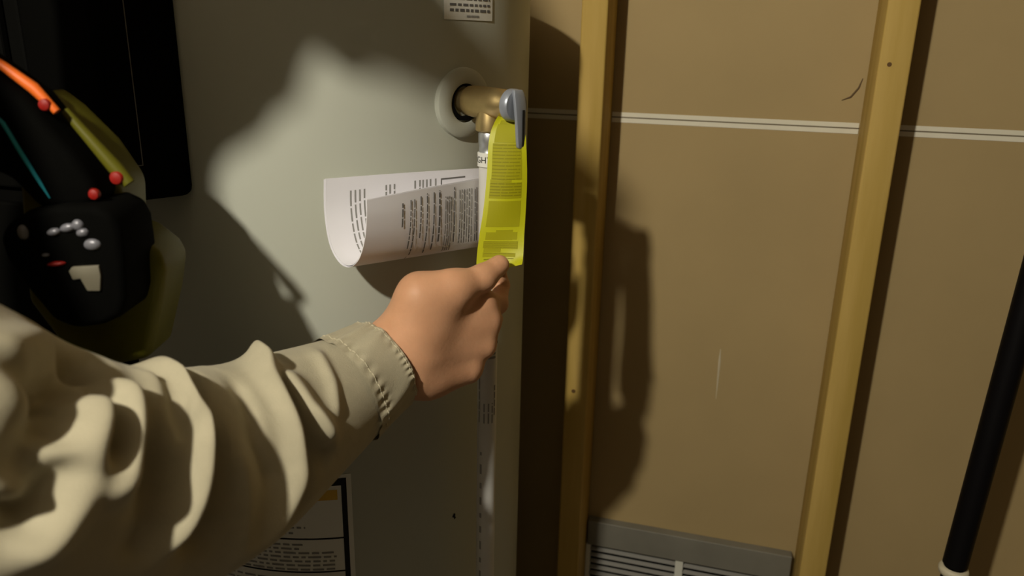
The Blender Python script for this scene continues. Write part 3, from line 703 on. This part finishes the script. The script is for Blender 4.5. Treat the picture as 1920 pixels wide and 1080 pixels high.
# ------------------------------------------------------------------ dark power tool held at the left
TOOL = {
  'shell': [(-0.3803, 1.2512), (-0.3616, 1.2364), (-0.336, 1.2085), (-0.3179, 1.1765), (-0.3209, 1.1395), (-0.3099, 1.1351), (-0.2947, 1.1217), (-0.2888, 1.1107), (-0.296, 1.0785), (-0.3128, 1.0251), (-0.3634, 1.0128), (-0.3877, 1.0374), (-0.4092, 1.076), (-0.3983, 1.1943)],
  'grip': [(-0.500, 1.2750), (-0.4618, 1.2914), (-0.4189, 1.2885), (-0.3874, 1.2655), (-0.3661, 1.2492), (-0.353, 1.2296), (-0.3358, 1.2077), (-0.3233, 1.1851), (-0.3204, 1.1696), (-0.3317, 1.1638), (-0.3676, 1.163), (-0.3848, 1.1859), (-0.4327, 1.2059), (-0.4771, 1.195), (-.500, 1.205)],
  'base': [(-0.3867, 1.1531), (-0.3684, 1.1643), (-0.3432, 1.169), (-0.3167, 1.1695), (-0.304, 1.164), (-0.2998, 1.152), (-0.2995, 1.1286), (-0.302, 1.0957), (-0.3073, 1.0808), (-0.3237, 1.0732), (-0.3456, 1.0695), (-0.3616, 1.0764), (-0.3786, 1.1028), (-0.3904, 1.1266), (-0.3928, 1.1415)],
}
tool = tag(empty('power_tool', Vector((-.36, .64, 1.0))), 'black and lime power tool with orange and teal trim, in shadow above the sleeve', 'power tool')
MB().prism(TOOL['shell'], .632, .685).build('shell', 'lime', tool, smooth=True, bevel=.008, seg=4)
MB().prism(TOOL['grip'], .600, .650).build('grip', 'black_plastic', tool, smooth=True, bevel=.008, seg=4)
bs = MB().prism(TOOL['base'], .586, .648).build('battery_base', 'black_plastic', tool, smooth=True, bevel=.007, seg=4)
def on(pts, y): return [Vector((x, y, z)) for x, z in pts]
MB().tube(on([(-.3896, 1.2384), (-.3815, 1.228), (-.3715, 1.2053), (-.361, 1.1832), (-.3558, 1.1722)], .599), [.0006, .0017, .0019, .0015, .0005], 10, .8).build('teal_stripe', 'teal', tool, smooth=True)
MB().tube(on([(-.4048, 1.2832), (-.3836, 1.2696), (-.3625, 1.2535), (-.3476, 1.2362)], .612), [.003, .0036, .0046, .0030], 12).build('orange_trim', 'orange', tool, smooth=True)
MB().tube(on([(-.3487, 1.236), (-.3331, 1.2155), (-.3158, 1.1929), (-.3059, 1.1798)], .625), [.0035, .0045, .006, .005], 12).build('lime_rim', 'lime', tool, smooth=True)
for (x, y, z), r in (((-.3545, .6085, 1.2415), .0050), ((-.3130, .6190, 1.1850), .0056), ((-.3225, .6005, 1.1755), .0046)):
    MB().lathe([(r * .9, -.003), (r, -.001), (r * .8, .001), (r * .3, .0018)], (x, y, z), (0, -1, 0), 20).build('red_button', 'red', tool, smooth=True)
def blob(name, x, z, rx, rz, m, ang=0.):
    V = []; F = []; n = 20
    for k, (s, d) in enumerate(((1, 0), (.92, -.0015), (.6, -.0028), (.2, -.0033))):
        for i in range(n):
            a = 2 * math.pi * i / n; px, pz = rx * s * math.cos(a), rz * s * math.sin(a)
            V.append((x + px * math.cos(ang) - pz * math.sin(ang), .5862 + d, z + px * math.sin(ang) + pz * math.cos(ang)))
    for k in range(3):
        for i in range(n): F.append((k * n + i, k * n + (i + 1) % n, k * n + n + (i + 1) % n, k * n + n + i))
    F.append(tuple(range(3 * n, 4 * n))); F.append(tuple(range(n))[::-1])
    return MB().add(V, F).build(name, m, bs, smooth=True)
blob('contact', -.3725, 1.1482, .0042, .0060, 'chrome')
for x, z, rx, rz in ((-.3490, 1.1490, .0055, .0030), (-.3380, 1.1525, .0060, .0034), (-.3300, 1.1548, .0045, .0044), (-.3272, 1.1490, .0048, .0034)): blob('contact', x, z, rx, rz, 'chrome', .25)
blob('contact', -.3211, 1.1397, .0066, .0046, 'chrome', .1)
blob('contact', -.3579, 1.1309, .0030, .0014, 'chrome')
blob('red_mark', -.3510, 1.1238, .0075, .0020, 'red', .12)
MB().prism([(-.3414, 1.1185), (-.3384, 1.122), (-.3176, 1.1237), (-.3171, 1.116), (-.3193, 1.103), (-.3292, 1.1028), (-.3332, 1.1126), (-.3391, 1.1116)], .5835, .5870).build('plate', 'pale_plate', bs, smooth=True, bevel=.0008)
# ------------------------------------------------------------------ added black block that keeps the area left of the tank dark
blk = tag(empty('dark_block', W(-1.14, 1.0, 0)), 'added tall matt black block that darkens the space left of the water heater', 'dark_block')
MB().box(W(-1.44, .80, .0), U * .60, N * .42, Zv * 1.95).build('dark_block_body', 'block_black', blk, bevel=.004)
MB().box(W(-1.42, .788, .08), U * .56, N * .012, Zv * 1.0).build('dark_block_front', 'block_black', blk, bevel=.003)
MB().box(W(-1.42, .788, 1.10), U * .56, N * .012, Zv * .82).build('dark_block_front', 'block_black', blk, bevel=.003)

# ------------------------------------------------------------------ hanging bulb that lights the room
lamp = tag(empty('hanging_bulb', LAMP), 'bare bulb hanging on a cord from the ceiling behind the camera', 'lamp')
MB().lathe([(LAMP_R * math.sin(a), -LAMP_R * math.cos(a)) for a in np.linspace(.02, math.pi - .35, 18)], LAMP, Zv, 32).build('bulb', 'bulb', lamp, smooth=True)
MB().lathe([(.013, .030), (.018, .034), (.020, .06), (.016, .075), (.004, .08)], LAMP, Zv, 24).build('socket', 'porcelain', lamp, smooth=True)
MB().tube([LAMP + Zv * .078, Vector((LAMP.x, LAMP.y, CEIL))], .003, 8).build('cord', 'ink', lamp, smooth=True)
